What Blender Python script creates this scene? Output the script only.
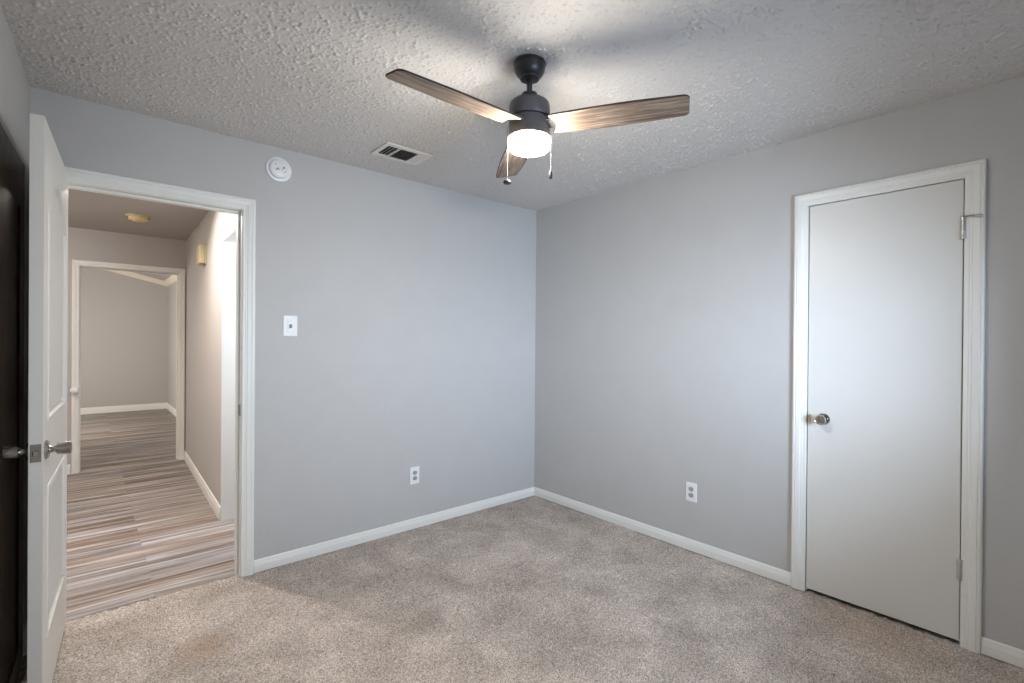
import bpy, bmesh, math, random
import numpy as np
from mathutils import Vector, Matrix
from mathutils.geometry import tessellate_polygon

# ------------------------------------------------------------------ clear
for o in list(bpy.data.objects):
    bpy.data.objects.remove(o, do_unlink=True)
scn = bpy.context.scene
col = scn.collection
R = math.radians
H = 2.44

# ------------------------------------------------------------------ camera
cam_d = bpy.data.cameras.new('camera')
cam = bpy.data.objects.new('camera', cam_d)
col.objects.link(cam)
cam_d.sensor_width = 36.0
cam_d.lens = 491.4488 / 1024 * 36.0
cam_d.clip_start = 0.02
F = Vector((0.65587, 0.75486604, -0.00343622))
RT = Vector((0.75486507, -0.65583361, 0.0078104))
UP = Vector((-0.00364222, 0.00771649, 0.99996359))
M = Matrix(((RT.x, UP.x, -F.x, -2.92618), (RT.y, UP.y, -F.y, -3.06139), (RT.z, UP.z, -F.z, 1.33311), (0, 0, 0, 1)))
cam.matrix_world = M
scn.camera = cam

# ------------------------------------------------------------------ exposure, world, daylight
scn.view_settings.view_transform = 'Standard'
scn.view_settings.look = 'None'
scn.view_settings.gamma = 1.0
scn.view_settings.use_curve_mapping = False
scn.view_settings.exposure = 0.0

world = bpy.data.worlds.new('world')
scn.world = world
world.use_nodes = True
bg = world.node_tree.nodes['Background']
bg.inputs[0].default_value = (0.62, 0.78, 1.0, 1)
bg.inputs[1].default_value = 3.0


def area_light(name, loc, direction, sx, sy, power, color, spread=180):
    d = bpy.data.lights.new(name, 'AREA')
    d.shape = 'RECTANGLE'
    d.size, d.size_y = sx, sy
    d.energy = power
    d.color = color
    d.spread = R(spread)
    o = bpy.data.objects.new(name, d)
    col.objects.link(o)
    o.location = loc
    o.rotation_euler = Vector(direction).to_track_quat('-Z', 'Y').to_euler()
    return o


SHADE_STRENGTH = 242.0
area_light('window_daylight', (-1.60, -4.50, 1.30), (0.50, 1, -0.06), 0.9, 0.8, 68, (0.61, 0.77, 1.0), 110)
area_light('side_room_daylight', (-1.0, 0.45, 1.8), (-1, 0.35, -0.15), 0.5, 0.9, 40, (0.82, 0.88, 1.0))
area_light('far_room_fill', (-4.3, 6.0, 1.3), (1, 0.3, -0.1), 1.4, 1.2, 95, (1.0, 0.93, 0.85))  # unseen warm fill added to brighten the far room

# ------------------------------------------------------------------ materials


def new_mat(name):
    m = bpy.data.materials.new(name)
    m.use_nodes = True
    nt = m.node_tree
    return m, nt, nt.nodes['Principled BSDF']


def node(nt, t, **kw):
    n = nt.nodes.new(t)
    for k, v in kw.items():
        if k in n.inputs:
            n.inputs[k].default_value = v
        else:
            setattr(n, k, v)
    return n


def ramp(nt, stops):
    n = nt.nodes.new('ShaderNodeValToRGB')
    e = n.color_ramp.elements
    while len(e) < len(stops):
        e.new(0.5)
    for el, (p, c) in zip(e, stops):
        el.position = p
        el.color = (*c, 1)
    return n


def coords(nt, scale=(1, 1, 1), kind='Object'):
    tc = nt.nodes.new('ShaderNodeTexCoord')
    mp = nt.nodes.new('ShaderNodeMapping')
    mp.inputs['Scale'].default_value = scale
    nt.links.new(tc.outputs[kind], mp.inputs[0])
    return mp.outputs[0]


def plain(name, color, rough=0.5, metal=0.0, spec=0.5, bump=None, var=0.0):
    """bump = (noise scale, strength, distance)"""
    m, nt, b = new_mat(name)
    b.inputs['Base Color'].default_value = (*color, 1)
    b.inputs['Roughness'].default_value = rough
    b.inputs['Metallic'].default_value = metal
    b.inputs['Specular IOR Level'].default_value = spec
    v = coords(nt)
    if var > 0:
        nz = node(nt, 'ShaderNodeTexNoise', Scale=6.0, Detail=4.0)
        nt.links.new(v, nz.inputs['Vector'])
        rp = ramp(nt, [(0.3, tuple(c * (1 - var) for c in color)), (0.7, tuple(min(1, c * (1 + var)) for c in color))])
        nt.links.new(nz.outputs[0], rp.inputs[0])
        nt.links.new(rp.outputs[0], b.inputs['Base Color'])
    if bump:
        nz = node(nt, 'ShaderNodeTexNoise', Scale=bump[0], Detail=3.0)
        nt.links.new(v, nz.inputs['Vector'])
        bp = node(nt, 'ShaderNodeBump', Strength=bump[1], Distance=bump[2])
        nt.links.new(nz.outputs[0], bp.inputs['Height'])
        nt.links.new(bp.outputs[0], b.inputs['Normal'])
    return m


WALL = plain('wall_paint', (0.50, 0.495, 0.485), 0.55, spec=0.35, bump=(95, 0.28, 0.004), var=0.015)
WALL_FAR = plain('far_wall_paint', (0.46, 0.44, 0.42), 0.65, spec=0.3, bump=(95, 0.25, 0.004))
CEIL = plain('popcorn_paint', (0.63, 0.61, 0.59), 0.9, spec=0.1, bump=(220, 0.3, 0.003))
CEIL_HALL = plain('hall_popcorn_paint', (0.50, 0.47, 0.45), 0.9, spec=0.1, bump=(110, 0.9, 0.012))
TRIM = plain('trim_enamel', (0.79, 0.79, 0.75), 0.36, spec=0.4)
DOORW = plain('white_door_enamel', (0.75, 0.745, 0.70), 0.35, spec=0.5, bump=(40, 0.05, 0.002))
SLAB = plain('flush_door_enamel', (0.69, 0.68, 0.645), 0.38, spec=0.45, bump=(14, 0.06, 0.004))
CROWN = plain('cream_crown_paint', (0.74, 0.68, 0.56), 0.5)
NICKEL = plain('satin_nickel', (0.40, 0.375, 0.345), 0.20, metal=1.0)
CHROME = plain('polished_nickel', (0.50, 0.47, 0.43), 0.10, metal=1.0)
HINGE = plain('painted_hinge', (0.52, 0.52, 0.50), 0.35, metal=0.5)
BRASS = plain('dull_brass', (0.60, 0.54, 0.38), 0.35, metal=0.5)
PLASTIC = plain('white_plastic', (0.82, 0.83, 0.84), 0.35)
IVORY = plain('yellowed_plastic', (0.70, 0.56, 0.27), 0.45)
IVORY2 = plain('aged_ivory_plastic', (0.60, 0.54, 0.33), 0.45)
GREYP = plain('grey_plastic', (0.22, 0.22, 0.21), 0.45)
RECEPT = plain('receptacle_grey', (0.38, 0.39, 0.37), 0.45)
DARK = plain('duct_dark', (0.02, 0.02, 0.02), 0.8)
VENTW = plain('vent_enamel', (0.72, 0.70, 0.66), 0.4)
VENTD = plain('vent_louver_metal', (0.16, 0.15, 0.14), 0.5)
BRONZE = plain('matte_black_metal', (0.018, 0.017, 0.018), 0.38, spec=0.5)
BRONZE2 = plain('charcoal_metal', (0.085, 0.083, 0.085), 0.42, spec=0.5)
RUBBER = plain('grey_rubber', (0.45, 0.45, 0.46), 0.7)
CHAINM = plain('bead_chain_metal', (0.24, 0.23, 0.21), 0.45, metal=0.8)


def wood_mat(name, dark, mid, light, axis_scale, rough=0.45, coat=0.0):
    m, nt, b = new_mat(name)
    v = coords(nt, axis_scale)
    n1 = node(nt, 'ShaderNodeTexNoise', Scale=3.0, Detail=8.0, Roughness=0.62, Distortion=0.6)
    nt.links.new(v, n1.inputs['Vector'])
    rp = ramp(nt, [(0.32, dark), (0.5, mid), (0.68, light)])
    nt.links.new(n1.outputs[0], rp.inputs[0])
    nt.links.new(rp.outputs[0], b.inputs['Base Color'])
    b.inputs['Roughness'].default_value = rough
    b.inputs['Coat Weight'].default_value = coat
    b.inputs['Coat Roughness'].default_value = 0.15
    bp = node(nt, 'ShaderNodeBump', Strength=0.12, Distance=0.002)
    nt.links.new(n1.outputs[0], bp.inputs['Height'])
    nt.links.new(bp.outputs[0], b.inputs['Normal'])
    return m


BLADE = wood_mat('weathered_blade_wood', (0.07, 0.045, 0.032), (0.185, 0.135, 0.10), (0.40, 0.32, 0.26), (1.6, 26, 10), 0.5)
BLADE_EDGE = plain('dark_blade_edge', (0.05, 0.035, 0.028), 0.5)
DARKWOOD = wood_mat('dark_stained_wood', (0.05, 0.026, 0.012), (0.10, 0.056, 0.028), (0.17, 0.10, 0.055), (14, 14, 1.4), 0.5, 0.08)
DARKEDGE = plain('dark_stained_edge', (0.09, 0.055, 0.035), 0.4)


def plank_mat(name):
    m, nt, b = new_mat(name)
    v = coords(nt)
    br = node(nt, 'ShaderNodeTexBrick', Scale=1.0)
    br.offset = 0.43
    br.inputs['Brick Width'].default_value = 1.85
    br.inputs['Row Height'].default_value = 0.145
    br.inputs['Mortar Size'].default_value = 0.0012
    br.inputs['Mortar Smooth'].default_value = 0.2
    br.inputs['Bias'].default_value = 0.0
    br.inputs['Color1'].default_value = (0.42, 0.42, 0.42, 1)
    br.inputs['Color2'].default_value = (0.60, 0.60, 0.60, 1)
    br.inputs['Mortar'].default_value = (0.05, 0.05, 0.05, 1)
    nt.links.new(v, br.inputs['Vector'])
    # grain, stretched along the boards, offset per board
    mp = nt.nodes.new('ShaderNodeMapping')
    mp.inputs['Scale'].default_value = (0.55, 13.0, 1)
    nt.links.new(v, mp.inputs[0])
    add = node(nt, 'ShaderNodeVectorMath', operation='ADD')
    nt.links.new(mp.outputs[0], add.inputs[0])
    sc = node(nt, 'ShaderNodeVectorMath', operation='SCALE')
    sc.inputs['Scale'].default_value = 23.0
    nt.links.new(br.outputs['Color'], sc.inputs[0])
    nt.links.new(sc.outputs[0], add.inputs[1])
    n1 = node(nt, 'ShaderNodeTexNoise', Scale=1.6, Detail=7.0, Roughness=0.62, Distortion=0.5)
    nt.links.new(add.outputs[0], n1.inputs['Vector'])
    rp = ramp(nt, [(0.34, (0.07, 0.048, 0.036)), (0.44, (0.175, 0.132, 0.104)), (0.54, (0.275, 0.225, 0.188)), (0.66, (0.46, 0.405, 0.365))])
    nt.links.new(n1.outputs[0], rp.inputs[0])
    n3 = node(nt, 'ShaderNodeTexNoise', Scale=1.0, Detail=2.0)
    mp3 = nt.nodes.new('ShaderNodeMapping')
    mp3.inputs['Scale'].default_value = (0.5, 6.0, 1)
    nt.links.new(v, mp3.inputs[0])
    nt.links.new(mp3.outputs[0], n3.inputs['Vector'])
    fac = ramp(nt, [(0.42, (0, 0, 0)), (0.58, (1, 1, 1))])
    nt.links.new(n3.outputs[0], fac.inputs[0])
    rp2 = ramp(nt, [(0.34, (0.085, 0.072, 0.066)), (0.44, (0.20, 0.18, 0.17)), (0.54, (0.30, 0.275, 0.265)), (0.66, (0.50, 0.475, 0.46))])
    nt.links.new(n1.outputs[0], rp2.inputs[0])
    hue = node(nt, 'ShaderNodeMix', data_type='RGBA', blend_type='MIX')
    nt.links.new(fac.outputs[0], hue.inputs[0])
    nt.links.new(rp.outputs[0], hue.inputs[6])
    nt.links.new(rp2.outputs[0], hue.inputs[7])
    mix = node(nt, 'ShaderNodeMix', data_type='RGBA', blend_type='OVERLAY')
    mix.inputs[0].default_value = 0.25
    nt.links.new(hue.outputs[2], mix.inputs[6])
    nt.links.new(br.outputs['Color'], mix.inputs[7])
    nt.links.new(mix.outputs[2], b.inputs['Base Color'])
    b.inputs['Roughness'].default_value = 0.42
    bp = node(nt, 'ShaderNodeBump', Strength=0.1, Distance=0.002)
    nt.links.new(n1.outputs[0], bp.inputs['Height'])
    nt.links.new(bp.outputs[0], b.inputs['Normal'])
    return m


PLANK = plank_mat('grey_brown_vinyl_plank')


def carpet_mat():
    m, nt, b = new_mat('beige_carpet')
    v = coords(nt)
    n1 = node(nt, 'ShaderNodeTexNoise', Scale=150.0, Detail=4.0, Roughness=0.75)
    nt.links.new(v, n1.inputs['Vector'])
    fine = ramp(nt, [(0.34, (0.185, 0.155, 0.135)), (0.49, (0.46, 0.40, 0.35)), (0.64, (0.76, 0.695, 0.645))])
    nt.links.new(n1.outputs[0], fine.inputs[0])
    # trodden and brushed patches of the pile
    n2 = node(nt, 'ShaderNodeTexNoise', Scale=3.4, Detail=6.0, Roughness=0.62, Distortion=0.25)
    nt.links.new(v, n2.inputs['Vector'])
    big = ramp(nt, [(0.34, (0.80, 0.79, 0.78)), (0.50, (0.98, 0.98, 0.98)), (0.66, (1.19, 1.19, 1.20))])
    nt.links.new(n2.outputs[0], big.inputs[0])
    mul = node(nt, 'ShaderNodeMix', data_type='RGBA', blend_type='MULTIPLY')
    mul.inputs[0].default_value = 1.0
    nt.links.new(fine.outputs[0], mul.inputs[6])
    nt.links.new(big.outputs[0], mul.inputs[7])
    # two worn, rusty stains
    prev = mul.outputs[2]
    for (cx, cy, rad, amt) in ((-2.533, -0.60, 0.15, 1.0), (-0.15, -2.45, 0.30, 0.6)):
        sub = node(nt, 'ShaderNodeVectorMath', operation='DISTANCE')
        nt.links.new(v, sub.inputs[0])
        sub.inputs[1].default_value = (cx, cy, 0)
        mr = node(nt, 'ShaderNodeMapRange')
        mr.inputs['From Min'].default_value = 0.0
        mr.inputs['From Max'].default_value = rad
        mr.inputs['To Min'].default_value = amt
        mr.inputs['To Max'].default_value = 0.0
        nt.links.new(sub.outputs['Value'], mr.inputs['Value'])
        mm = node(nt, 'ShaderNodeMath', operation='MULTIPLY')
        nt.links.new(mr.outputs[0], mm.inputs[0])
        nt.links.new(n2.outputs[0], mm.inputs[1])
        st = node(nt, 'ShaderNodeMix', data_type='RGBA', blend_type='MIX')
        nt.links.new(mm.outputs[0], st.inputs[0])
        nt.links.new(prev, st.inputs[6])
        st.inputs[7].default_value = (0.36, 0.22, 0.12, 1)
        prev = st.outputs[2]
    nt.links.new(prev, b.inputs['Base Color'])
    b.inputs['Roughness'].default_value = 0.95
    b.inputs['Specular IOR Level'].default_value = 0.05
    bp = node(nt, 'ShaderNodeBump', Strength=0.6, Distance=0.006)
    nt.links.new(n1.outputs[0], bp.inputs['Height'])
    nt.links.new(bp.outputs[0], b.inputs['Normal'])
    return m


CARPET = carpet_mat()


def emit_mat(name, color, strength):
    m, nt, b = new_mat(name)
    b.inputs['Base Color'].default_value = (0.9, 0.9, 0.9, 1)
    b.inputs['Emission Color'].default_value = (*color, 1)
    b.inputs['Emission Strength'].default_value = strength
    b.inputs['Roughness'].default_value = 0.3
    return m


SHADE = emit_mat('lit_frosted_glass', (1.0, 0.93, 0.83), SHADE_STRENGTH)
HALLGLASS = emit_mat('lit_hall_glass', (1.0, 0.86, 0.74), 95.0)


def glass_mat():
    m = bpy.data.materials.new('window_glass')
    m.use_nodes = True
    nt = m.node_tree
    nt.nodes.clear()
    out = nt.nodes.new('ShaderNodeOutputMaterial')
    mix = nt.nodes.new('ShaderNodeMixShader')
    fr = node(nt, 'ShaderNodeFresnel', IOR=1.45)
    tr = nt.nodes.new('ShaderNodeBsdfTransparent')
    gl = node(nt, 'ShaderNodeBsdfGlossy', Roughness=0.02)
    nt.links.new(fr.outputs[0], mix.inputs[0])
    nt.links.new(tr.outputs[0], mix.inputs[1])
    nt.links.new(gl.outputs[0], mix.inputs[2])
    nt.links.new(mix.outputs[0], out.inputs[0])
    return m


GLASS = glass_mat()

# ------------------------------------------------------------------ mesh helpers


class MB:
    def __init__(self):
        self.v, self.f = [], []

    def add(self, verts, faces, mat=None):
        o = len(self.v)
        self.v += [tuple(mat @ Vector(p)) if mat else tuple(p) for p in verts]
        self.f += [tuple(i + o for i in fc) for fc in faces]

    def box(self, a, b, mat=None):
        x0, y0, z0 = [min(p, q) for p, q in zip(a, b)]
        x1, y1, z1 = [max(p, q) for p, q in zip(a, b)]
        vs = [(x0, y0, z0), (x1, y0, z0), (x1, y1, z0), (x0, y1, z0), (x0, y0, z1), (x1, y0, z1), (x1, y1, z1), (x0, y1, z1)]
        fs = [(0, 3, 2, 1), (4, 5, 6, 7), (0, 1, 5, 4), (1, 2, 6, 5), (2, 3, 7, 6), (3, 0, 4, 7)]
        self.add(vs, fs, mat)

    def lathe(self, prof, seg=32, mat=None):
        """prof: list of (r, h) about local Z"""
        vs, fs = [], []
        n = len(prof)
        for k in range(seg):
            a = 2 * math.pi * k / seg
            for r, h in prof:
                vs.append((max(r, 1e-5) * math.cos(a), max(r, 1e-5) * math.sin(a), h))
        for k in range(seg):
            k2 = (k + 1) % seg
            for i in range(n - 1):
                fs.append((k * n + i, k2 * n + i, k2 * n + i + 1, k * n + i + 1))
        self.add(vs, fs, mat)

    def tube(self, pts, r, seg=8):
        pts = [Vector(p) for p in pts]
        vs, fs = [], []
        for i, p in enumerate(pts):
            d = (pts[min(i + 1, len(pts) - 1)] - pts[max(i - 1, 0)]).normalized()
            q = d.to_track_quat('Z', 'Y')
            for k in range(seg):
                a = 2 * math.pi * k / seg
                vs.append(p + q @ Vector((r * math.cos(a), r * math.sin(a), 0)))
        for i in range(len(pts) - 1):
            for k in range(seg):
                k2 = (k + 1) % seg
                fs.append((i * seg + k, i * seg + k2, (i + 1) * seg + k2, (i + 1) * seg + k))
        fs.append(tuple(reversed(range(seg))))
        fs.append(tuple((len(pts) - 1) * seg + k for k in range(seg)))
        self.add(vs, fs)

    def prism(self, outline, z0, z1, mat=None):
        n = len(outline)
        vs = [(x, y, z0) for x, y in outline] + [(x, y, z1) for x, y in outline]
        fs = [tuple(reversed(range(n))), tuple(range(n, 2 * n))]
        for i in range(n):
            j = (i + 1) % n
            fs.append((i, j, n + j, n + i))
        self.add(vs, fs, mat)

    def build(self, name, mat, parent=None, smooth=None, bevel=0.0, fix=True):
        me = bpy.data.meshes.new(name)
        me.from_pydata(self.v, [], self.f)
        me.update()
        if fix:
            bm = bmesh.new()
            bm.from_mesh(me)
            bmesh.ops.recalc_face_normals(bm, faces=bm.faces)
            bm.to_mesh(me)
            bm.free()
        if mat:
            me.materials.append(mat)
        if smooth:
            me.polygons.foreach_set('use_smooth', [True] * len(me.polygons))
            me.set_sharp_from_angle(angle=R(smooth))
        o = bpy.data.objects.new(name, me)
        col.objects.link(o)
        if parent:
            o.parent = parent
        if bevel > 0:
            md = o.modifiers.new('bevel', 'BEVEL')
            md.width = bevel
            md.segments = 2
            md.limit_method = 'ANGLE'
        return o


def tag(o, label=None, cat=None, group=None, kind=None):
    if label:
        o['label'] = label
    if cat:
        o['category'] = cat
    if group:
        o['group'] = group
    if kind:
        o['kind'] = kind
    return o


def empty(name, loc, rot=(0, 0, 0), **kw):
    o = bpy.data.objects.new(name, None)
    o.empty_display_size = 0.1
    col.objects.link(o)
    o.location = loc
    o.rotation_euler = rot
    return tag(o, **kw)


def frame_mat(origin, sdir, ndir):
    """local (s along the wall, n out of the wall, z up) -> world"""
    s, n = Vector((*sdir, 0)), Vector((*ndir, 0))
    return Matrix(((s.x, n.x, 0, origin[0]), (s.y, n.y, 0, origin[1]), (0, 0, 1, 0), (0, 0, 0, 1)))


def wall(name, fm, s0, s1, z0, z1, thick, holes, mat, label):
    """wall slab behind its face plane (n from -thick to 0), cut for rectangular openings"""
    mb = MB()
    cuts = sorted({s0, s1} | {h[0] for h in holes} | {h[1] for h in holes})
    for a, b in zip(cuts[:-1], cuts[1:]):
        mid = (a + b) / 2
        hs = sorted([(h[2], h[3]) for h in holes if h[0] <= mid <= h[1]])
        z = z0
        for ha, hb in hs:
            if ha > z + 1e-6:
                mb.box((a, -thick, z), (b, 0, ha), fm)
            z = hb
        if z < z1:
            mb.box((a, -thick, z), (b, 0, z1), fm)
    o = mb.build(name, mat)
    return tag(o, label, 'wall', kind='structure')


def casing(mb, fm, s0, s1, z0, z1, prof, left=True, right=True):
    """mitred moulding round three sides of an opening; prof = [(outward u, projection v)]"""
    n = len(prof)
    rows = []
    for u, v in prof:
        rows.append([(s0 - u, v, z0), (s0 - u, v, z1 + u), (s1 + u, v, z1 + u), (s1 + u, v, z0)])
    segs = ([0] if left else []) + [1] + ([2] if right else [])
    for k in segs:
        vs, fs = [], []
        for r in rows:
            vs += [r[k], r[k + 1]]
        for i in range(n - 1):
            fs.append((2 * i, 2 * i + 1, 2 * i + 3, 2 * i + 2))
        fs.append(tuple(2 * i for i in range(n)))
        fs.append(tuple(2 * i + 1 for i in reversed(range(n))))
        mb.add(vs, fs, fm)


CAS = [(0.004, 0.0), (0.004, 0.009), (0.009, 0.011), (0.020, 0.011), (0.023, 0.0135), (0.030, 0.0135), (0.034, 0.017),
       (0.054, 0.019), (0.058, 0.016), (0.062, 0.019), (0.074, 0.019), (0.079, 0.014), (0.081, 0.0)]
BASE = [(0.0, 0.0), (0.0135, 0.0), (0.0135, 0.040), (0.011, 0.046), (0.011, 0.050), (0.0085, 0.056), (0.0085, 0.062), (0.004, 0.068), (0.0, 0.069)]


def baseboard(name, fm, s0, s1, label, z=0.0, prof=BASE, mat=None, hscale=1.0):
    mb = MB()
    n = len(prof)
    vs = [(s0, v, z + h * hscale) for v, h in prof] + [(s1, v, z + h * hscale) for v, h in prof]
    fs = [tuple(range(n)), tuple(reversed(range(n, 2 * n)))]
    for i in range(n):
        j = (i + 1) % n
        fs.append((i, j, n + j, n + i))
    mb.add(vs, fs, fm)
    return tag(mb.build(name, mat or TRIM), label, 'baseboard', kind='structure')


# ------------------------------------------------------------------ height-field surfaces (popcorn ceiling, carpet pile)
rng = np.random.default_rng(7)


def blur(a, sig):
    fy = np.fft.fftfreq(a.shape[0])[:, None]
    fx = np.fft.rfftfreq(a.shape[1])[None, :]
    g = np.exp(-2 * (math.pi * sig) ** 2 * (fx ** 2 + fy ** 2))
    out = np.fft.irfft2(np.fft.rfft2(a) * g, s=a.shape)
    return (out - out.mean()) / out.std()


def heightfield(name, x0, x1, y0, y1, step, height, mat, up, clip=None):
    nx, ny = int((x1 - x0) / step) + 1, int((y1 - y0) / step) + 1
    xs, ys = np.linspace(x0, x1, nx), np.linspace(y0, y1, ny)
    X, Y = np.meshgrid(xs, ys)
    Z = height(X, Y)
    co = np.stack([X, Y, Z], -1).reshape(-1, 3).astype(np.float32)
    i = np.arange(nx * ny).reshape(ny, nx)
    q = np.stack([i[:-1, :-1], i[:-1, 1:], i[1:, 1:], i[1:, :-1]], -1).reshape(-1, 4)
    if clip is not None:
        cx = (X[:-1, :-1] + X[1:, 1:]) / 2
        cy = (Y[:-1, :-1] + Y[1:, 1:]) / 2
        q = q[clip(cx, cy).reshape(-1)]
    if not up:
        q = q[:, ::-1]
    me = bpy.data.meshes.new(name)
    me.vertices.add(len(co))
    me.vertices.foreach_set('co', co.reshape(-1))
    me.loops.add(q.size)
    me.loops.foreach_set('vertex_index', q.reshape(-1).astype(np.int32))
    me.polygons.add(len(q))
    me.polygons.foreach_set('loop_start', np.arange(0, q.size, 4, dtype=np.int32))
    me.update(calc_edges=True)
    me.validate()
    me.polygons.foreach_set('use_smooth', [True] * len(me.polygons))
    me.materials.append(mat)
    o = bpy.data.objects.new(name, me)
    col.objects.link(o)
    return o


def popcorn(X, Y):
    a = blur(rng.standard_normal(X.shape), 0.68)
    b = blur(rng.standard_normal(X.shape), 4.0)
    h = np.clip(a + 0.30 * b - 0.7, 0, 1.7) + 0.15 * a
    return 2.4415 - 0.0032 * h


def pile(X, Y):
    a = blur(rng.standard_normal(X.shape), 0.6)
    b = blur(rng.standard_normal(X.shape), 14)
    return -0.004 + 0.0028 * a + 0.0009 * b


# ------------------------------------------------------------------ room shell
LA = R(2.4)                                                    # left wall is a little out of square
FA = frame_mat((0, 0), (-1, 0), (0, -1))                       # doorway wall: s = -x, n = into the room
FB = frame_mat((0, 0), (0, -1), (-1, 0))                       # closet wall: s = -y
FL = frame_mat((-3.114, 0), (-math.sin(LA), -math.cos(LA)), (math.cos(LA), -math.sin(LA)))   # left wall
YB = -3.68
FK = frame_mat((0, YB), (-1, 0), (0, 1))                       # wall behind the camera

o = heightfield('ceiling', -3.34, 0.02, YB - 0.02, 0.02, 0.004, popcorn, CEIL, False)
tag(o, 'pale grey popcorn textured bedroom ceiling above the fan', 'ceiling', kind='structure')
o = heightfield('floor', -3.34, 0.01, YB - 0.02, 0.031, 0.0065, pile, CARPET, True)
tag(o, 'beige cut pile carpet covering the bedroom floor', 'floor', kind='structure')

DX0, DX1, DZ = 2.268, 3.035, 2.045       # bedroom doorway in s (= -x)
wall('wall_back', FA, -0.12, 4.6, -0.02, H + 0.02, 0.12, [(DX0 - 0.018, DX1 + 0.018, -0.02, DZ + 0.018)], WALL,
     'grey textured wall with the open doorway, left of the room corner')
CY0, CY1, CZ = 2.116, 2.727, 2.057       # closet door slab in s (= -y)
wall('wall_right', FB, 0.0, 3.8, -0.02, H + 0.02, 0.12, [(CY0 - 0.022, CY1 + 0.022, -0.02, CZ + 0.022)], WALL,
     'grey textured wall around the closed flush white door')
wall('wall_left', FL, 0.0, 3.8, -0.02, H + 0.02, 0.12, [(0.192, 0.96, 0.004, 2.044)], WALL,
     'grey wall at the left edge behind the open white door')
WX0, WX1, WZ0, WZ1 = 0.74, 2.65, 0.92, 1.66
wall('wall_front', FK, -0.12, 3.5, -0.02, H + 0.02, 0.12, [(WX0, WX1, WZ0, WZ1)], WALL, 'grey window wall behind the viewer')

# window behind the viewer
wd = empty('window_1', (0, 0, 0), label='white framed sash window in the wall behind the viewer', cat='window', kind='structure')
mb = MB()
for a, b in (((WX0, WZ0), (WX0 + 0.045, WZ1)), ((WX1 - 0.045, WZ0), (WX1, WZ1)), ((WX0 + 0.045, WZ0), (WX1 - 0.045, WZ0 + 0.045)),
             ((WX0 + 0.045, WZ1 - 0.045), (WX1 - 0.045, WZ1)), ((WX0 + 0.045, 1.27), (WX1 - 0.045, 1.295))):
    mb.box((a[0], -0.09, a[1]), (b[0], -0.05, b[1]), FK)
mb.build('window_frame', TRIM, wd)
mb = MB()
mb.box((WX0 + 0.04, -0.072, WZ0 + 0.04), (WX1 - 0.04, -0.070, WZ1 - 0.04), FK)
mb.build('pane', GLASS, wd)
mb = MB()
mb.box((WX0 - 0.04, -0.05, WZ0 - 0.02), (WX1 + 0.04, 0.03, WZ0), FK)
mb.build('window_sill', TRIM, wd, bevel=0.004)

# door casings and jambs
mb = MB()
casing(mb, FA, DX0, DX1, -0.004, DZ, [(u * 0.85, v) for u, v in CAS])
FA2 = frame_mat((0, 0.12), (-1, 0), (0, 1))
casing(mb, FA2, DX0, DX1, -0.012, DZ, CAS)
o = mb.build('trim_1', TRIM)
tag(o, 'white moulded casing around the open bedroom doorway', 'door trim', kind='structure')
mb = MB()
for a, b in (((DX0 - 0.018, -0.012), (DX0, DZ + 0.018)), ((DX1, -0.012), (DX1 + 0.018, DZ + 0.018)), ((DX0, DZ), (DX1, DZ + 0.018))):
    mb.box((a[0], -0.12, a[1]), (b[0], 0.0, b[1]), FA)
for a, b in (((DX0, -0.012), (DX0 + 0.011, DZ)), ((DX1 - 0.011, -0.012), (DX1, DZ)), ((DX0 + 0.011, DZ - 0.011), (DX1 - 0.011, DZ))):
    mb.box((a[0], -0.085, a[1]), (b[0], -0.042, b[1]), FA)
o = mb.build('trim_2', TRIM, bevel=0.0015)
tag(o, 'white jamb and stop lining the open bedroom doorway', 'door trim', kind='structure')
mb = MB()
mb.box((DX0 - 0.0005, -0.039, 0.895), (DX0 + 0.0018, -0.006, 0.957), FA)
mb.build('strike_plate', NICKEL, o)

mb = MB()
casing(mb, FB, CY0 - 0.004, CY1 + 0.004, -0.004, CZ + 0.003, [(u - 0.004, v) for u, v in CAS[:-3]] + [(0.066, 0.016), (0.068, 0.0)])
o = mb.build('trim_3', TRIM)
tag(o, 'white moulded casing around the closed closet door', 'door trim', kind='structure')
mb = MB()
for a, b in (((CY0 - 0.022, -0.004), (CY0 - 0.004, CZ + 0.022)), ((CY1 + 0.004, -0.004), (CY1 + 0.022, CZ + 0.022)), ((CY0 - 0.004, CZ + 0.004), (CY1 + 0.004, CZ + 0.022))):
    mb.box((a[0], -0.12, a[1]), (b[0], 0.0, b[1]), FB)
for a, b in (((CY0 - 0.004, -0.004), (CY0 + 0.010, CZ + 0.004)), ((CY1 - 0.010, -0.004), (CY1 + 0.004, CZ + 0.004)), ((CY0 + 0.010, CZ - 0.008), (CY1 - 0.010, CZ + 0.004))):
    mb.box((a[0], -0.08, a[1]), (b[0], -0.042, b[1]), FB)
o = mb.build('trim_4', TRIM)
tag(o, 'white jamb lining the closed closet doorway', 'door trim', kind='structure')

# dark closet behind the flush door
mb = MB()
mb.box((0.80, -3.0, -0.02), (0.82, -1.6, H))
mb.box((0.12, -1.6, -0.02), (0.82, -1.58, H))
mb.box((0.12, -3.02, -0.02), (0.82, -3.0, H))
mb.box((0.12, -3.0, H), (0.80, -1.6, H + 0.02))
mb.box((0.0, -3.0, -0.04), (0.82, -1.6, -0.02))
tag(mb.build('wall_closet', WALL_FAR), 'inside of the closet behind the flush white door', 'wall', kind='structure')

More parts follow.
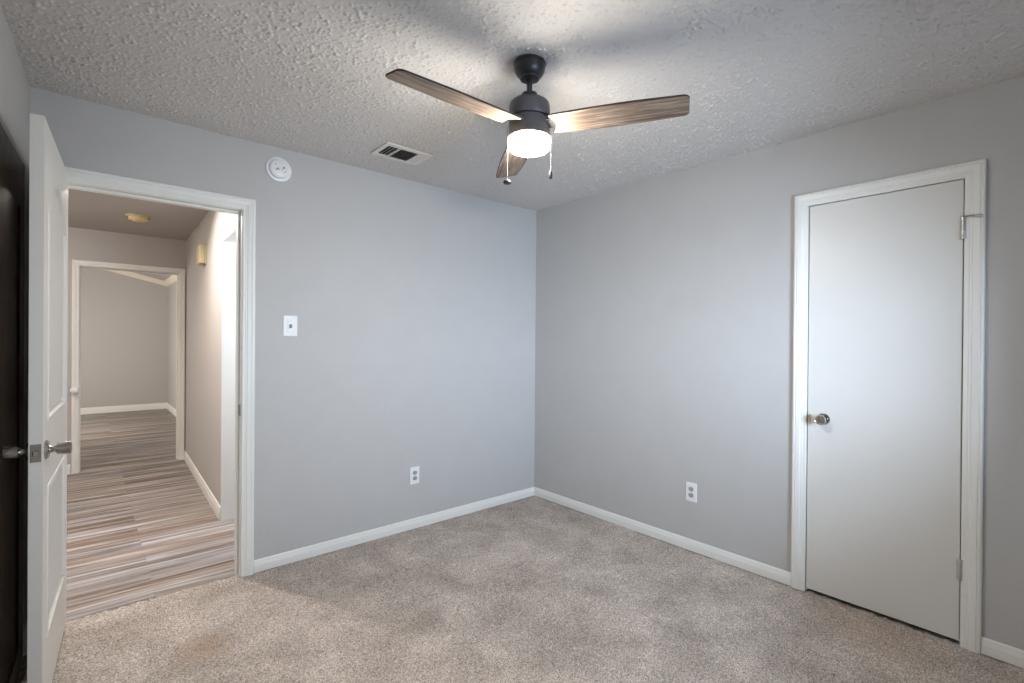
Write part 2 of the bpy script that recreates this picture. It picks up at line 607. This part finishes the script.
# baseboards
baseboard('baseboard_back', FA, 0.0, DX0 - 0.069, 'white baseboard under the wall beside the doorway')
baseboard('baseboard_right', FB, 0.0, CY0 - 0.072, 'white baseboard from the room corner to the closet door')
baseboard('baseboard_right', FB, CY1 + 0.072, 3.68, 'short white baseboard right of the closet door')
baseboard('baseboard_left', FL, 0.0, 0.190, 'short white baseboard end between the dark door and the corner', hscale=1.2)
baseboard('baseboard_front', FK, 0.0, 3.26, 'white baseboard on the window wall behind the viewer')

# ------------------------------------------------------------------ open white panel door
DW, DTH, DBZ, DTZ = 0.775, 0.036, 0.016, 2.074
da = R(3.3)
door = empty('door_1', (-2.987, -0.002, 0), (0, 0, math.pi * 1.5 - da), label='open white two panel door with arched top panel, seen edge on', cat='door', kind='structure')
# local: x along the leaf from the hinge to the free edge, y = hall face normal (towards +x world), z up


def inset(pts, d):
    out = []
    n = len(pts)
    for i in range(n):
        a, b, c = Vector(pts[i - 1]), Vector(pts[i]), Vector(pts[(i + 1) % n])
        n1 = Vector((-(b - a).y, (b - a).x)).normalized()
        n2 = Vector((-(c - b).y, (c - b).x)).normalized()
        m = (n1 + n2)
        m = m / max(0.3, m.dot(n1))
        out.append(tuple(b + m * d))
    return out


PX0, PX1 = 0.105, DW - 0.105
arch = [(PX0, 1.035), (PX1, 1.035), (PX1, 1.78)]
for k in range(1, 16):
    t = k / 16
    arch.append((PX1 + (PX0 - PX1) * t, 1.78 + 0.145 * (1 - (2 * t - 1) ** 2)))
arch.append((PX0, 1.78))
low = [(PX0, 0.265), (PX1, 0.265), (PX1, 0.805), (PX0, 0.805)]
outer = [(0, DBZ), (DW, DBZ), (DW, DTZ), (0, DTZ)]
mb = MB()
polys = [[Vector((x, z, 0)) for x, z in ring] for ring in (outer, arch, low)]
flat = [p for ring in polys for p in ring]
tri = tessellate_polygon(polys)
for yy in (0.0, -DTH):
    mb.add([(p.x, yy, p.y) for p in flat], tri)
oo = [(x, 0.0, z) for x, z in outer] + [(x, -DTH, z) for x, z in outer]
mb.add(oo, [(i, (i + 1) % 4, 4 + (i + 1) % 4, 4 + i) for i in range(4)])
mb.build('leaf', DOORW, door, fix=False)
GROOVE = plain('grooved_door_panel', (0.74, 0.735, 0.71), 0.35)
nt = GROOVE.node_tree
wv = node(nt, 'ShaderNodeTexWave', Scale=5.2)
wv.wave_profile = 'SIN'
cr = ramp(nt, [(0.0, (0, 0, 0)), (0.12, (1, 1, 1))])
bp = node(nt, 'ShaderNodeBump', Strength=0.7, Distance=0.004)
nt.links.new(coords(nt), wv.inputs['Vector'])
nt.links.new(wv.outputs[1], cr.inputs[0])
nt.links.new(cr.outputs[0], bp.inputs['Height'])
nt.links.new(bp.outputs[0], nt.nodes['Principled BSDF'].inputs['Normal'])
for ring in (arch, low):
    mp_, mf = MB(), MB()
    steps = [(0.0, 0.0), (0.003, 0.0035), (0.009, 0.0035), (0.014, -0.010), (0.022, -0.011), (0.036, -0.004), (0.042, -0.004)]
    for sgn, base in ((1, 0.0), (-1, -DTH)):
        rows = [[(x, base + sgn * d, z) for x, z in inset(ring, i)] for i, d in steps]
        n = len(ring)
        for a, b in zip(rows[:-1], rows[1:]):
            mp_.add(a + b, [(i, (i + 1) % n, n + (i + 1) % n, n + i) for i in range(n)])
        mf.add(rows[-1], [tuple(range(n))])
    pm = mp_.build('panel_moulding', DOORW, door)
    mf.build('panel', GROOVE, pm, fix=False)


def barrel_knob(parent, origin, sgn):
    """tapered round knob: local +y (sgn) is the projection"""
    T = Matrix.Translation(origin) @ Matrix.Rotation(R(-90 * sgn), 4, 'X')
    r = MB()
    r.lathe([(0.0, 0.0), (0.033, 0.0), (0.0335, 0.004), (0.029, 0.009), (0.017, 0.011)], 32, T)
    ro = r.build('rosette', NICKEL, parent, smooth=35)
    k = MB()
    k.lathe([(0.013, 0.008), (0.012, 0.013), (0.0105, 0.022), (0.0125, 0.028), (0.019, 0.030), (0.0195, 0.036), (0.0225, 0.062), (0.0222, 0.066), (0.016, 0.0685), (0.0, 0.069)], 32, T)
    k.build('knob', NICKEL, parent, smooth=35)


barrel_knob(door, (DW - 0.055, 0.0, 0.940), 1)
barrel_knob(door, (DW - 0.055, -DTH, 0.940), -1)
mb = MB()
mb.box((DW - 0.001, -DTH + 0.004, 0.910), (DW + 0.0016, -0.004, 0.970))
lp = mb.build('latch_plate', NICKEL, door, bevel=0.002)
mb = MB()
mb.box((DW + 0.001, -DTH / 2 - 0.008, 0.931), (DW + 0.010, -DTH / 2 + 0.007, 0.949))
mb.build('latch_bolt', CHROME, lp, bevel=0.003)
for hz in (0.25, 1.03, 1.82):
    mb = MB()
    mb.lathe([(0.0, hz - 0.045), (0.006, hz - 0.045), (0.006, hz + 0.045), (0.0, hz + 0.045)], 14, Matrix.Translation((-0.007, -DTH + 0.003, 0)))
    mb.box((-0.001, -DTH + 0.002, hz - 0.044), (0.0, -0.004, hz + 0.044))
    mb.build('hinge', HINGE, door, smooth=40)

# ------------------------------------------------------------------ closed closet door (flush slab)
d2 = empty('door_2', (0.0, -CY0, 0), (0, 0, -math.pi / 2), label='closed flush white closet door with round nickel knob', cat='door', kind='structure')
# local x along the slab away from the room corner (-y world); local -y = into the room (-x world)
SW = CY1 - CY0
mb = MB()
mb.box((0, -0.002, 0.016), (SW, 0.033, CZ))
mb.build('leaf', SLAB, d2, bevel=0.002)
T = Matrix.Translation((0.074, -0.002, 0.930)) @ Matrix.Rotation(R(90), 4, 'X')
mb = MB()
mb.lathe([(0.0, 0.0), (0.031, 0.0), (0.031, 0.003), (0.027, 0.008), (0.014, 0.010)], 32, T)
mb.build('rosette', CHROME, d2, smooth=35)
mb = MB()
mb.lathe([(0.013, 0.008), (0.0115, 0.018), (0.012, 0.026), (0.019, 0.031), (0.0255, 0.040), (0.0268, 0.048), (0.0245, 0.056), (0.020, 0.0605), (0.0185, 0.0595), (0.010, 0.061), (0.0, 0.0615)], 40, T)
mb.build('knob', CHROME, d2, smooth=30)
mb = MB()
mb.box((0.001, -0.0035, 0.905), (0.016, -0.002, 0.950))
mb.build('latch_plate', BRASS, d2, bevel=0.0007)
mb = MB()
mb.box((-0.009, -0.0045, 0.908), (-0.001, -0.001, 0.962))
mb.build('strike_lip', GREYP, d2, bevel=0.001)
for hi, (za, zb) in enumerate(((1.792, 1.888), (0.288, 0.380))):
    hx = SW + 0.001
    mb = MB()
    prof = [(0.0, za)]
    nk = 5
    for k in range(nk):
        a, b = za + (zb - za) * k / nk, za + (zb - za) * (k + 1) / nk
        prof += [(0.0080, a + 0.0004), (0.0098, a + 0.002), (0.0098, b - 0.002), (0.0080, b - 0.0004)]
    prof += [(0.005, zb + 0.003), (0.0, zb + 0.005)]
    mb.lathe(prof, 18, Matrix.Translation((hx, -0.009, 0)))
    mb.box((hx - 0.012, -0.0036, za), (hx, -0.0021, zb))
    hg = mb.build('hinge', HINGE, d2, smooth=40)
    if hi == 0:
        mb = MB()
        mb.lathe([(0.0, zb + 0.001), (0.010, zb + 0.001), (0.010, zb + 0.005), (0.0, zb + 0.005)], 18, Matrix.Translation((hx, -0.009, 0)))
        mb.tube([(hx, -0.009, zb + 0.003), (hx + 0.028, -0.026, zb + 0.000), (hx + 0.042, -0.030, zb - 0.004)], 0.004, 10)
        st = mb.build('door_stop', NICKEL, hg, smooth=40)
        mb = MB()
        mb.lathe([(0.0, 0.0), (0.0068, 0.0), (0.0075, 0.008), (0.0068, 0.022), (0.0, 0.024)], 16,
                 Matrix.Translation((hx + 0.040, -0.0297, zb - 0.004)) @ Matrix.Rotation(R(95), 4, 'Y'))
        mb.build('bumper_tip', RUBBER, hg, smooth=40)
        st['label'] = 'small nickel hinge pin door stop'

# ------------------------------------------------------------------ dark stained door on the left wall
d3 = empty('door_3', (0, 0, 0), label='dark stained wooden door at the left edge of the photo', cat='door', kind='structure')
d3.matrix_world = FL
L0, L1 = 0.196, 0.955
mb = MB()
mb.box((L0, -0.030, 0.010), (L1, 0.004, 2.040))
mb.build('leaf', DARKWOOD, d3, bevel=0.002)
mb = MB()
mb.box((L0 - 0.003, -0.032, 0.010), (L0 + 0.020, 0.0055, 2.040))
mb.build('edge_strip', DARKEDGE, d3, bevel=0.001)
for s0 in (L0 + 0.135, L1 - 0.135):
    mb = MB()
    mb.box((s0, 0.004, 0.110), (s0 + 0.016, 0.010, 1.840))
    mb.build('stile_bead', DARKWOOD, d3, bevel=0.003)
mb = MB()
mb.box((L0 + 0.10, 0.004, 0.012), (L1, 0.009, 0.088))
mb.build('kick_strip', DARKEDGE, d3, bevel=0.002)

# ------------------------------------------------------------------ hallway and the rooms beyond
YH, HH = 3.40, 2.40
HA = R(1.93)
FE = frame_mat((0, YH), (-1, 0), (0, -1))                      # hall end wall, s = -x
FR = frame_mat((-2.1955, 0.12), (math.sin(HA), math.cos(HA)), (-math.cos(HA), math.sin(HA)))   # hall right wall, s runs away from the bedroom
FZ = -0.012
mb = MB()
mb.box((-4.5, 0.022, FZ - 0.03), (-0.6, 8.3, FZ))
o = mb.build('floor_hall', PLANK)
tag(o, 'grey brown vinyl plank floor of the hallway and far room', 'floor', kind='structure')
mb = MB()
mb.box((-4.5, 0.12, HH), (-1.9, YH, HH + 0.03))
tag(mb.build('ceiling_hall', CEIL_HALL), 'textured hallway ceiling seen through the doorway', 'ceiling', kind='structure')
ER, EL, EZ = 2.150, 2.968, 2.03
wall('wall_hall_end', FE, 1.95, 4.5, FZ, HH + 0.02, 0.12, [(ER - 0.018, EL + 0.018, FZ, EZ + 0.018)], WALL_FAR, 'hallway end wall around the far doorway')
wall('wall_hall_right', FR, 0.0, 3.32, FZ, HH + 0.02, 0.11, [(0.062, 0.948, FZ, 2.058)], WALL_FAR, 'hallway right wall with the ivory chime box')
FHL = frame_mat((-4.4, 0), (0, 1), (1, 0))
wall('wall_hall_left', FHL, 0.0, 8.3, FZ, 3.4, 0.1, [], WALL_FAR, 'left wall of the hallway hidden behind the open door')
mb = MB()
casing(mb, FE, ER, EL, FZ, EZ, [(u, v) for u, v in CAS[:7]] + [(0.052, 0.018), (0.056, 0.012), (0.057, 0.0)])
tag(mb.build('trim_5', TRIM), 'white casing around the far hallway doorway', 'door trim', kind='structure')
mb = MB()
for a, b in (((ER - 0.018, FZ), (ER, EZ + 0.018)), ((EL, FZ), (EL + 0.018, EZ + 0.018)), ((ER, EZ), (EL, EZ + 0.018)),):
    mb.box((a[0], -0.12, a[1]), (b[0], 0.0, b[1]), FE)
for a, b in (((ER, FZ), (ER + 0.011, EZ)), ((EL - 0.011, FZ), (EL, EZ)), ((ER + 0.011, EZ - 0.011), (EL - 0.011, EZ))):
    mb.box((a[0], -0.085, a[1]), (b[0], -0.042, b[1]), FE)
tag(mb.build('trim_6', TRIM), 'white jamb lining the far hallway doorway', 'door trim', kind='structure')
mb = MB()
for a, b in (((0.062, FZ), (0.08, 2.058)), ((0.93, FZ), (0.948, 2.058)), ((0.08, 2.04), (0.93, 2.058))):
    mb.box((a[0], -0.115, a[1]), (b[0], 0.004, b[1]), FR)
tag(mb.build('trim_7', TRIM), 'bright white jamb of the side opening in the hallway', 'door trim', kind='structure')
baseboard('baseboard_hall_right', FR, 0.948, 3.283, 'white baseboard along the hallway right wall', z=FZ, hscale=1.35)
baseboard('baseboard_hall_end', FE, 3.03, 4.4, 'white baseboard at the left of the hallway end', z=FZ, hscale=1.35)

# side room off the hall
mb = MB()
mb.box((-0.62, 0.12, FZ), (-0.6, 2.2, HH))
mb.box((-2.03, 2.2, FZ), (-0.6, 2.22, HH))
mb.box((-2.02, 0.12, HH), (-0.6, 2.22, HH + 0.02))
tag(mb.build('wall_side_room', WALL_FAR), 'walls of the bright side room off the hallway', 'wall', kind='structure')

# far room
FY = 8.2
FF = frame_mat((0, FY), (-1, 0), (0, -1))
wall('wall_far', FF, 1.65, 4.5, FZ, 3.6, 0.1, [], WALL_FAR, 'grey back wall of the far room under the sloping ceiling')
FFR = frame_mat((-1.75, YH + 0.12), (0, 1), (-1, 0))
wall('wall_far_right', FFR, 0.0, FY - YH - 0.12, FZ, 2.5, 0.1, [], WALL_FAR, 'narrow right wall of the far room')
zr, sl = 2.37, 0.245


def zc(x):
    return zr + (-1.75 - x) * sl


mb = MB()
x0, x1 = -4.5, -1.65
mb.add([(x0, YH + 0.12, zc(x0)), (x1, YH + 0.12, zc(x1)), (x1, FY + 0.05, zc(x1)), (x0, FY + 0.05, zc(x0)),
        (x0, YH + 0.12, zc(x0) + .04), (x1, YH + 0.12, zc(x1) + .04), (x1, FY + 0.05, zc(x1) + .04), (x0, FY + 0.05, zc(x0) + .04)],
       [(0, 1, 2, 3), (7, 6, 5, 4), (0, 4, 5, 1), (1, 5, 6, 2), (2, 6, 7, 3), (3, 7, 4, 0)])
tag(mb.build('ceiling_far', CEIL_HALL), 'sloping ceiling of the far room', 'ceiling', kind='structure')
mb = MB()
pr = [(0.0, 0.0), (0.0, -0.085), (0.02, -0.08), (0.06, -0.03), (0.065, 0.0)]
xa, xb = -4.4, -1.75
n = len(pr)
vs = [(xa, FY - d, zc(xa) + h) for d, h in pr] + [(xb, FY - d, zc(xb) + h) for d, h in pr]
fs = [tuple(range(n)), tuple(range(n, 2 * n))] + [(i, (i + 1) % n, n + (i + 1) % n, n + i) for i in range(n)]
mb.add(vs, fs)
vs = [(-1.75 - d, YH + 0.13, zr + d * sl + h) for d, h in pr] + [(-1.75 - d, FY, zr + d * sl + h) for d, h in pr]
mb.add(vs, fs)
tag(mb.build('trim_8', CROWN), 'cream crown moulding under the far sloping ceiling', 'crown moulding', kind='structure')
baseboard('baseboard_far', FF, 1.75, 4.4, 'white baseboard under the far room back wall', z=FZ, hscale=1.6)
baseboard('baseboard_far_right', FFR, 0.02, FY - YH - 0.13, 'white baseboard along the far room right wall', z=FZ, hscale=1.6)
mb = MB()
mb.box((-4.5, YH, HH), (-1.6, YH + 0.12, 3.4))
tag(mb.build('wall_far_front', WALL_FAR), 'upper wall above the far doorway', 'wall', kind='structure')

# recessed hall lamp (out of sight above the head of the doorway)
hl = empty('hall_downlight', (-2.84, 1.28, HH), label='small round recessed hallway ceiling light just above the doorway head', cat='ceiling light')
mb = MB()
mb.lathe([(0.075, 0.0), (0.095, 0.0), (0.095, -0.003), (0.088, -0.006), (0.075, -0.003), (0.075, 0.0)], 36)
mb.build('trim_ring', PLASTIC, hl, smooth=35)
mb = MB()
mb.lathe([(0.074, -0.0005), (0.074, -0.002), (0.0, -0.003)], 36)
mb.build('lens', HALLGLASS, hl, smooth=60)
area_light('hall_lamp', (-2.84, 1.28, HH - 0.012), (0.25, -0.9, -2.3), 0.14, 0.14, 50, (1.0, 0.90, 0.83), 172)

hl2 = empty('hall_fill_dome', (-3.72, 2.2, HH), label='added lit dome filling the hallway from its unseen left end', cat='ceiling light')  # added glowing dome, out of view, lifts the hall end wall and ceiling
mb = MB()
mb.lathe([(0.0, 0.0), (0.15, 0.0), (0.15, -0.02), (0.14, -0.025)], 36)
mb.build('base', PLASTIC, hl2, smooth=35)
mb = MB()
mb.lathe([(0.14, -0.02), (0.135, -0.05), (0.10, -0.08), (0.05, -0.093), (0.0, -0.096)], 36)
mb.build('lamp_shade', HALLGLASS, hl2, smooth=60)

# yellowed alarm on the hall ceiling
sd = empty('smoke_detector', (-2.575, 2.38, HH), label='yellowed round smoke detector on the hallway ceiling', cat='smoke detector')
mb = MB()
mb.lathe([(0.0, 0.0), (0.088, 0.0), (0.090, -0.010), (0.086, -0.016)], 36)
mb.build('base', IVORY2, sd, smooth=35)
mb = MB()
mb.lathe([(0.074, -0.014), (0.072, -0.032), (0.066, -0.040), (0.045, -0.044), (0.044, -0.050), (0.0, -0.052)], 36)
mb.build('cover', IVORY, sd, smooth=35)

# ivory chime box on the hall right wall
ch = empty('door_chime', (0, 0, 0), label='ivory door chime box high on the hallway right wall', cat='door chime')
ch.matrix_world = FR @ Matrix.Translation((1.86, 0, 2.055))
mb = MB()
mb.box((-0.10, 0.0, -0.085), (0.10, 0.012, 0.085))
mb.build('back_plate', IVORY2, ch, bevel=0.003)
mb = MB()
mb.box((-0.094, 0.012, -0.080), (0.094, 0.052, 0.080))
mb.build('cover', IVORY2, ch, bevel=0.006)

# small white knob at the left casing of the far doorway
kn = empty('wall_knob', (0, 0, 0), label='small round white knob on the left casing of the far doorway', cat='knob')
kn.matrix_world = FE @ Matrix.Translation((3.003, 0.0175, 0.81)) @ Matrix.Rotation(R(-90), 4, 'X')
mb = MB()
mb.lathe([(0.0, 0.0), (0.018, 0.0), (0.016, 0.005), (0.011, 0.012)], 24)
mb.build('base', PLASTIC, kn, smooth=40)
mb = MB()
mb.lathe([(0.011, 0.010), (0.012, 0.018), (0.026, 0.026), (0.034, 0.038), (0.033, 0.050), (0.022, 0.060), (0.0, 0.063)], 24)
mb.build('knob', PLASTIC, kn, smooth=50)

# ------------------------------------------------------------------ ceiling fan
fan = empty('ceiling_fan', (-1.598, -1.627, H), label='black three blade ceiling fan with wood blades and lit glass drum shade', cat='ceiling fan')
mb = MB()
mb.lathe([(0.0, 0.0), (0.050, 0.0), (0.050, -0.008), (0.062, -0.009), (0.0645, -0.013), (0.0645, -0.021), (0.0625, -0.023), (0.061, -0.038), (0.055, -0.052), (0.046, -0.063), (0.040, -0.067), (0.038, -0.074), (0.030, -0.076), (0.0, -0.076)], 40)
cn = mb.build('canopy', BRONZE, fan, smooth=35)
for a in (40, 160, 280):
    mb = MB()
    mb.lathe([(0.0, 0.0), (0.004, 0.0), (0.004, 0.002), (0.0, 0.003)], 10, Matrix.Rotation(R(a), 4, 'Z') @ Matrix.Translation((0.0655, 0, -0.015)) @ Matrix.Rotation(R(90), 4, 'Y'))
    mb.build('screw', NICKEL, cn)
mb = MB()
mb.lathe([(0.0, -0.060), (0.0112, -0.060), (0.0112, -0.150), (0.0, -0.150)], 20)
mb.build('downrod', BRONZE, fan, smooth=35)
mb = MB()
mb.lathe([(0.011, -0.131), (0.031, -0.132), (0.033, -0.136), (0.033, -0.152), (0.030, -0.158), (0.0, -0.158)], 32)
mb.build('coupling', BRONZE, fan, smooth=35)
mb = MB()
mb.lathe([(0.0, -0.152), (0.040, -0.153), (0.062, -0.159), (0.077, -0.170), (0.0812, -0.182), (0.0815, -0.226), (0.079, -0.230), (0.0, -0.230)], 48)
mb.build('motor_housing', BRONZE2, fan, smooth=35)
mb = MB()
mb.lathe([(0.0, -0.228), (0.070, -0.229), (0.072, -0.236), (0.0805, -0.239), (0.0805, -0.296), (0.0815, -0.299), (0.0815, -0.309), (0.0, -0.309)], 48)
lk = mb.build('light_kit', BRONZE2, fan, smooth=35)
mb = MB()
mb.lathe([(0.079, -0.308), (0.083, -0.310), (0.0828, -0.322), (0.0822, -0.341), (0.077, -0.352), (0.064, -0.358), (0.040, -0.361), (0.0, -0.362)], 48)
mb.build('lamp_shade', SHADE, fan, smooth=50)


def blade_outline():
    w_root, w_tip, L0_, L1_ = 0.056, 0.0555, 0.088, 0.598
    pts = []
    # lower edge, root -> tip (slightly bowed)
    for k in range(13):
        t = k / 12
        pts.append((L0_ + (L1_ - 0.022 - L0_) * t, -(w_root + (w_tip - w_root) * t + 0.008 * math.sin(math.pi * t))))
    for k in range(1, 6):
        a = -90 + 90 * k / 6
        pts.append((L1_ - 0.022 + 0.022 * math.cos(R(a)), -(w_tip - 0.022) + 0.022 * math.sin(R(a))))
    for k in range(1, 6):
        a = 90 * k / 6
        pts.append((L1_ - 0.022 + 0.022 * math.cos(R(a)), (w_tip - 0.022) + 0.022 * math.sin(R(a))))
    for k in range(13):
        t = 1 - k / 12
        pts.append((L0_ + (L1_ - 0.022 - L0_) * t, (w_root + (w_tip - w_root) * t + 0.008 * math.sin(math.pi * t))))
    # scooped root that follows the housing
    for k in range(1, 8):
        t = k / 8
        pts.append((L0_ + 0.020 * math.sin(math.pi * t), w_root * (1 - 2 * t)))
    return pts


BO = blade_outline()
for ang in (180, -60, 58.5):
    bl = MB()
    n = len(BO)
    bl.prism(BO, -0.003, 0.003)
    o = bl.build('blade', BLADE, fan)
    o.matrix_basis = Matrix.Rotation(R(ang), 4, 'Z') @ Matrix.Translation((0, 0, 2.178 - H)) @ Matrix.Rotation(R(-11), 4, 'X')
    rim = MB()
    ob = [(x, y) for x, y in BO]
    vs = [(x, y, -0.0031) for x, y in inset(ob, -0.0012)] + [(x, y, 0.0035) for x, y in inset(ob, -0.0012)]
    rim.add(vs, [(i, (i + 1) % n, n + (i + 1) % n, n + i) for i in range(n)] + [tuple(range(n, 2 * n))])
    rim.build('blade_edge', BLADE_EDGE, o)
    br = MB()
    br.box((0.062, -0.030, 0.003), (0.160, 0.030, 0.009))
    br.build('blade_bracket', BRONZE, o, bevel=0.002)
    for sx, sy in ((0.150, 0.0), (0.112, 0.034), (0.112, -0.034)):
        sc_ = MB()
        sc_.lathe([(0.0, -0.0055), (0.003, -0.0052), (0.0042, -0.003), (0.0, -0.003)], 10, Matrix.Translation((sx, sy, 0)))
        sc_.build('screw', BRONZE2, o)

rt = Vector((0.755, -0.656, 0))
fw = Vector((0.656, 0.755, 0))
for off, dep, zt, zb, kind in ((-0.0845, -0.012, -0.262, -0.478, 'disc'), (0.0845, -0.012, -0.262, -0.440, 'peg')):
    c = rt * off + fw * dep
    mb = MB()
    mb.tube([(c.x * 0.93, c.y * 0.93, zt), (c.x, c.y, zt - 0.003), (c.x * 1.01, c.y * 1.01, zt - 0.014), (c.x * 1.01, c.y * 1.01, zb)], 0.0008, 6)
    for k in range(int((zt - 0.014 - zb) / 0.006)):
        mb.lathe([(0.0, -0.0013), (0.0011, -0.0006), (0.0011, 0.0006), (0.0, 0.0013)], 6, Matrix.Translation((c.x * 1.01, c.y * 1.01, zt - 0.016 - k * 0.006)))
    pc = mb.build('pull_chain', CHAINM, fan, smooth=60)
    mb = MB()
    Tm = Matrix.Translation((c.x * 1.01, c.y * 1.01, zb))
    if kind == 'disc':
        mb.lathe([(0.0, 0.004), (0.005, 0.003), (0.015, -0.002), (0.0165, -0.008), (0.014, -0.013), (0.0, -0.015)], 24, Tm)
    else:
        mb.lathe([(0.0, 0.004), (0.005, 0.001), (0.0068, -0.010), (0.0068, -0.026), (0.004, -0.031), (0.0, -0.032)], 20, Tm)
    mb.build('pull_fob', BRONZE, pc, smooth=40)

# ------------------------------------------------------------------ ceiling register
vt = empty('air_vent', (-1.5025, -0.408, 2.4375), label='white ceiling air register with dark louvers near the doorway wall', cat='air vent')
VX, VY = 0.150, 0.108
gx, gy = 0.123, 0.076
mb = MB()
for a, b in (((-VX, -VY), (VX, -gy)), ((-VX, gy), (VX, VY)), ((-VX, -gy), (-gx, gy)), ((gx, -gy), (VX, gy))):
    mb.box((a[0], a[1], -0.008), (b[0], b[1], 0.002))
mb.build('frame', VENTW, vt, bevel=0.002)
mb = MB()
mb.box((-gx, -gy, -0.001), (gx, gy, 0.0))
mb.build('duct_opening', DARK, vt)
for x in (-0.052, 0.070):
    mb = MB()
    mb.box((x - 0.004, -gy, -0.009), (x + 0.004, gy, -0.001))
    mb.build('divider', VENTW, vt)
for k in range(3):
    x = -0.104 + 0.021 * k
    mb = MB()
    mb.add([(x - 0.004, -gy, -0.009), (x + 0.003, -gy, -0.001), (x + 0.003, gy, -0.001), (x - 0.004, gy, -0.009),
            (x - 0.003, -gy, -0.0095), (x + 0.004, -gy, -0.0015), (x + 0.004, gy, -0.0015), (x - 0.003, gy, -0.0095)],
           [(0, 1, 2, 3), (7, 6, 5, 4), (0, 4, 5, 1), (1, 5, 6, 2), (2, 6, 7, 3), (3, 7, 4, 0)])
    mb.build('louver', VENTW, vt)
for k in range(9):
    y = -gy + 0.012 + 0.0165 * k
    mb = MB()
    mb.add([(-0.048, y - 0.006, -0.009), (0.066, y - 0.006, -0.009), (0.066, y + 0.006, -0.002), (-0.048, y + 0.006, -0.002),
            (-0.048, y - 0.005, -0.0095), (0.066, y - 0.005, -0.0095), (0.066, y + 0.007, -0.0025), (-0.048, y + 0.007, -0.0025)],
           [(0, 1, 2, 3), (7, 6, 5, 4), (0, 4, 5, 1), (1, 5, 6, 2), (2, 6, 7, 3), (3, 7, 4, 0)])
    mb.build('louver', VENTD, vt)
for k in range(4):
    x = 0.082 + 0.012 * k
    mb = MB()
    mb.add([(x - 0.007, -gy, -0.002), (x + 0.007, -gy, -0.009), (x + 0.007, gy, -0.009), (x - 0.007, gy, -0.002),
            (x - 0.007, -gy, -0.003), (x + 0.007, -gy, -0.010), (x + 0.007, gy, -0.010), (x - 0.007, gy, -0.003)],
           [(0, 1, 2, 3), (7, 6, 5, 4), (0, 4, 5, 1), (1, 5, 6, 2), (2, 6, 7, 3), (3, 7, 4, 0)])
    mb.build('louver', VENTW, vt)

# ------------------------------------------------------------------ wall smoke detector
sm = empty('smoke_detector', (0, 0, 0), label='white round smoke detector on the wall above the light switch', cat='smoke detector')
sm.matrix_world = FA @ Matrix.Translation((2.079, 0.0, 2.313)) @ Matrix.Rotation(R(-90), 4, 'X')
mb = MB()
mb.lathe([(0.0, 0.0), (0.070, 0.0), (0.071, 0.006), (0.070, 0.010), (0.064, 0.013), (0.056, 0.013)], 48)
mb.build('base', PLASTIC, sm, smooth=30)
mb = MB()
mb.lathe([(0.056, 0.010), (0.0555, 0.026), (0.050, 0.032), (0.040, 0.036), (0.0, 0.037)], 48)
cv = mb.build('cover', PLASTIC, sm, smooth=30)
for (px, py, r_) in ((0.020, 0.010, 0.005), (0.012, 0.004, 0.005), (0.006, 0.008, 0.003), (-0.020, -0.006, 0.006), (-0.012, 0.006, 0.0035), (-0.028, 0.016, 0.003), (-0.020, 0.024, 0.0025), (0.026, -0.020, 0.003)):
    mb = MB()
    mb.lathe([(0.0, 0.0362), (r_, 0.0362), (r_ * 0.9, 0.0376), (0.0, 0.0378)], 12, Matrix.Translation((px, py, 0)))
    mb.build('vent_hole', GREYP, cv)

# ------------------------------------------------------------------ light switch and outlets
sw = empty('light_switch', (0, 0, 0), label='white wall dimmer switch plate right of the open doorway', cat='light switch')
sw.matrix_world = FA @ Matrix.Translation((2.009, 0.0, 1.405))
mb = MB()
mb.box((-0.040, 0.0, -0.061), (0.040, 0.006, 0.061))
mb.build('cover_plate', PLASTIC, sw, bevel=0.003)
mb = MB()
mb.box((-0.0185, 0.006, -0.040), (0.0185, 0.0085, 0.040))
mb.build('rocker_frame', PLASTIC, sw, bevel=0.001)
mb = MB()
mb.box((-0.006, 0.0085, -0.012), (0.006, 0.019, 0.010))
mb.build('toggle', GREYP, sw, bevel=0.001)
for z in (-0.030, 0.030):
    mb = MB()
    mb.lathe([(0.0, 0.0), (0.003, 0.0), (0.0025, 0.001), (0.0, 0.0012)], 10, Matrix.Translation((0, 0.0085, z)) @ Matrix.Rotation(R(-90), 4, 'X'))
    mb.build('screw', NICKEL, sw)


def outlet(fm, s, z, label):
    e = empty('power_outlet', (0, 0, 0), label=label, cat='power outlet', group='duplex wall outlets')
    e.matrix_world = fm @ Matrix.Translation((s, 0, z))
    mb = MB()
    mb.box((-0.0375, 0.0, -0.0605), (0.0375, 0.0055, 0.0605))
    mb.build('cover_plate', PLASTIC, e, bevel=0.003)
    for zz in (0.0195, -0.0195):
        mb = MB()
        pts = []
        for k in range(28):
            a = 2 * math.pi * k / 28
            pts.append((0.0172 * math.cos(a), max(-0.0135, min(0.0135, 0.0172 * math.sin(a)))))
        Tm = Matrix.Translation((0, 0.0055, zz)) @ Matrix.Rotation(R(90), 4, 'X')
        mb.prism(pts, -0.0022, 0.0, Tm)
        rc = mb.build('receptacle', RECEPT, e)
        mb = MB()
        for sx in (-0.0064, 0.0064):
            mb.box((sx - 0.0012, 0.0077, zz - 0.001), (sx + 0.0012, 0.0081, zz + 0.007))
        mb.lathe([(0.0, 0.0), (0.0026, 0.0), (0.0, 0.0004)], 10, Matrix.Translation((0, 0.0077, zz - 0.008)) @ Matrix.Rotation(R(-90), 4, 'X'))
        mb.build('slot', DARK, rc)
    mb = MB()
    mb.lathe([(0.0, 0.0), (0.0028, 0.0), (0.0022, 0.001), (0.0, 0.0012)], 10, Matrix.Translation((0, 0.0055, 0)) @ Matrix.Rotation(R(-90), 4, 'X'))
    mb.build('screw', NICKEL, e)


outlet(FA, 1.168, 0.372, 'white power outlet on the doorway wall, left of the room corner')
outlet(FB, 1.452, 0.371, 'white power outlet on the closet door wall, right of the room corner')
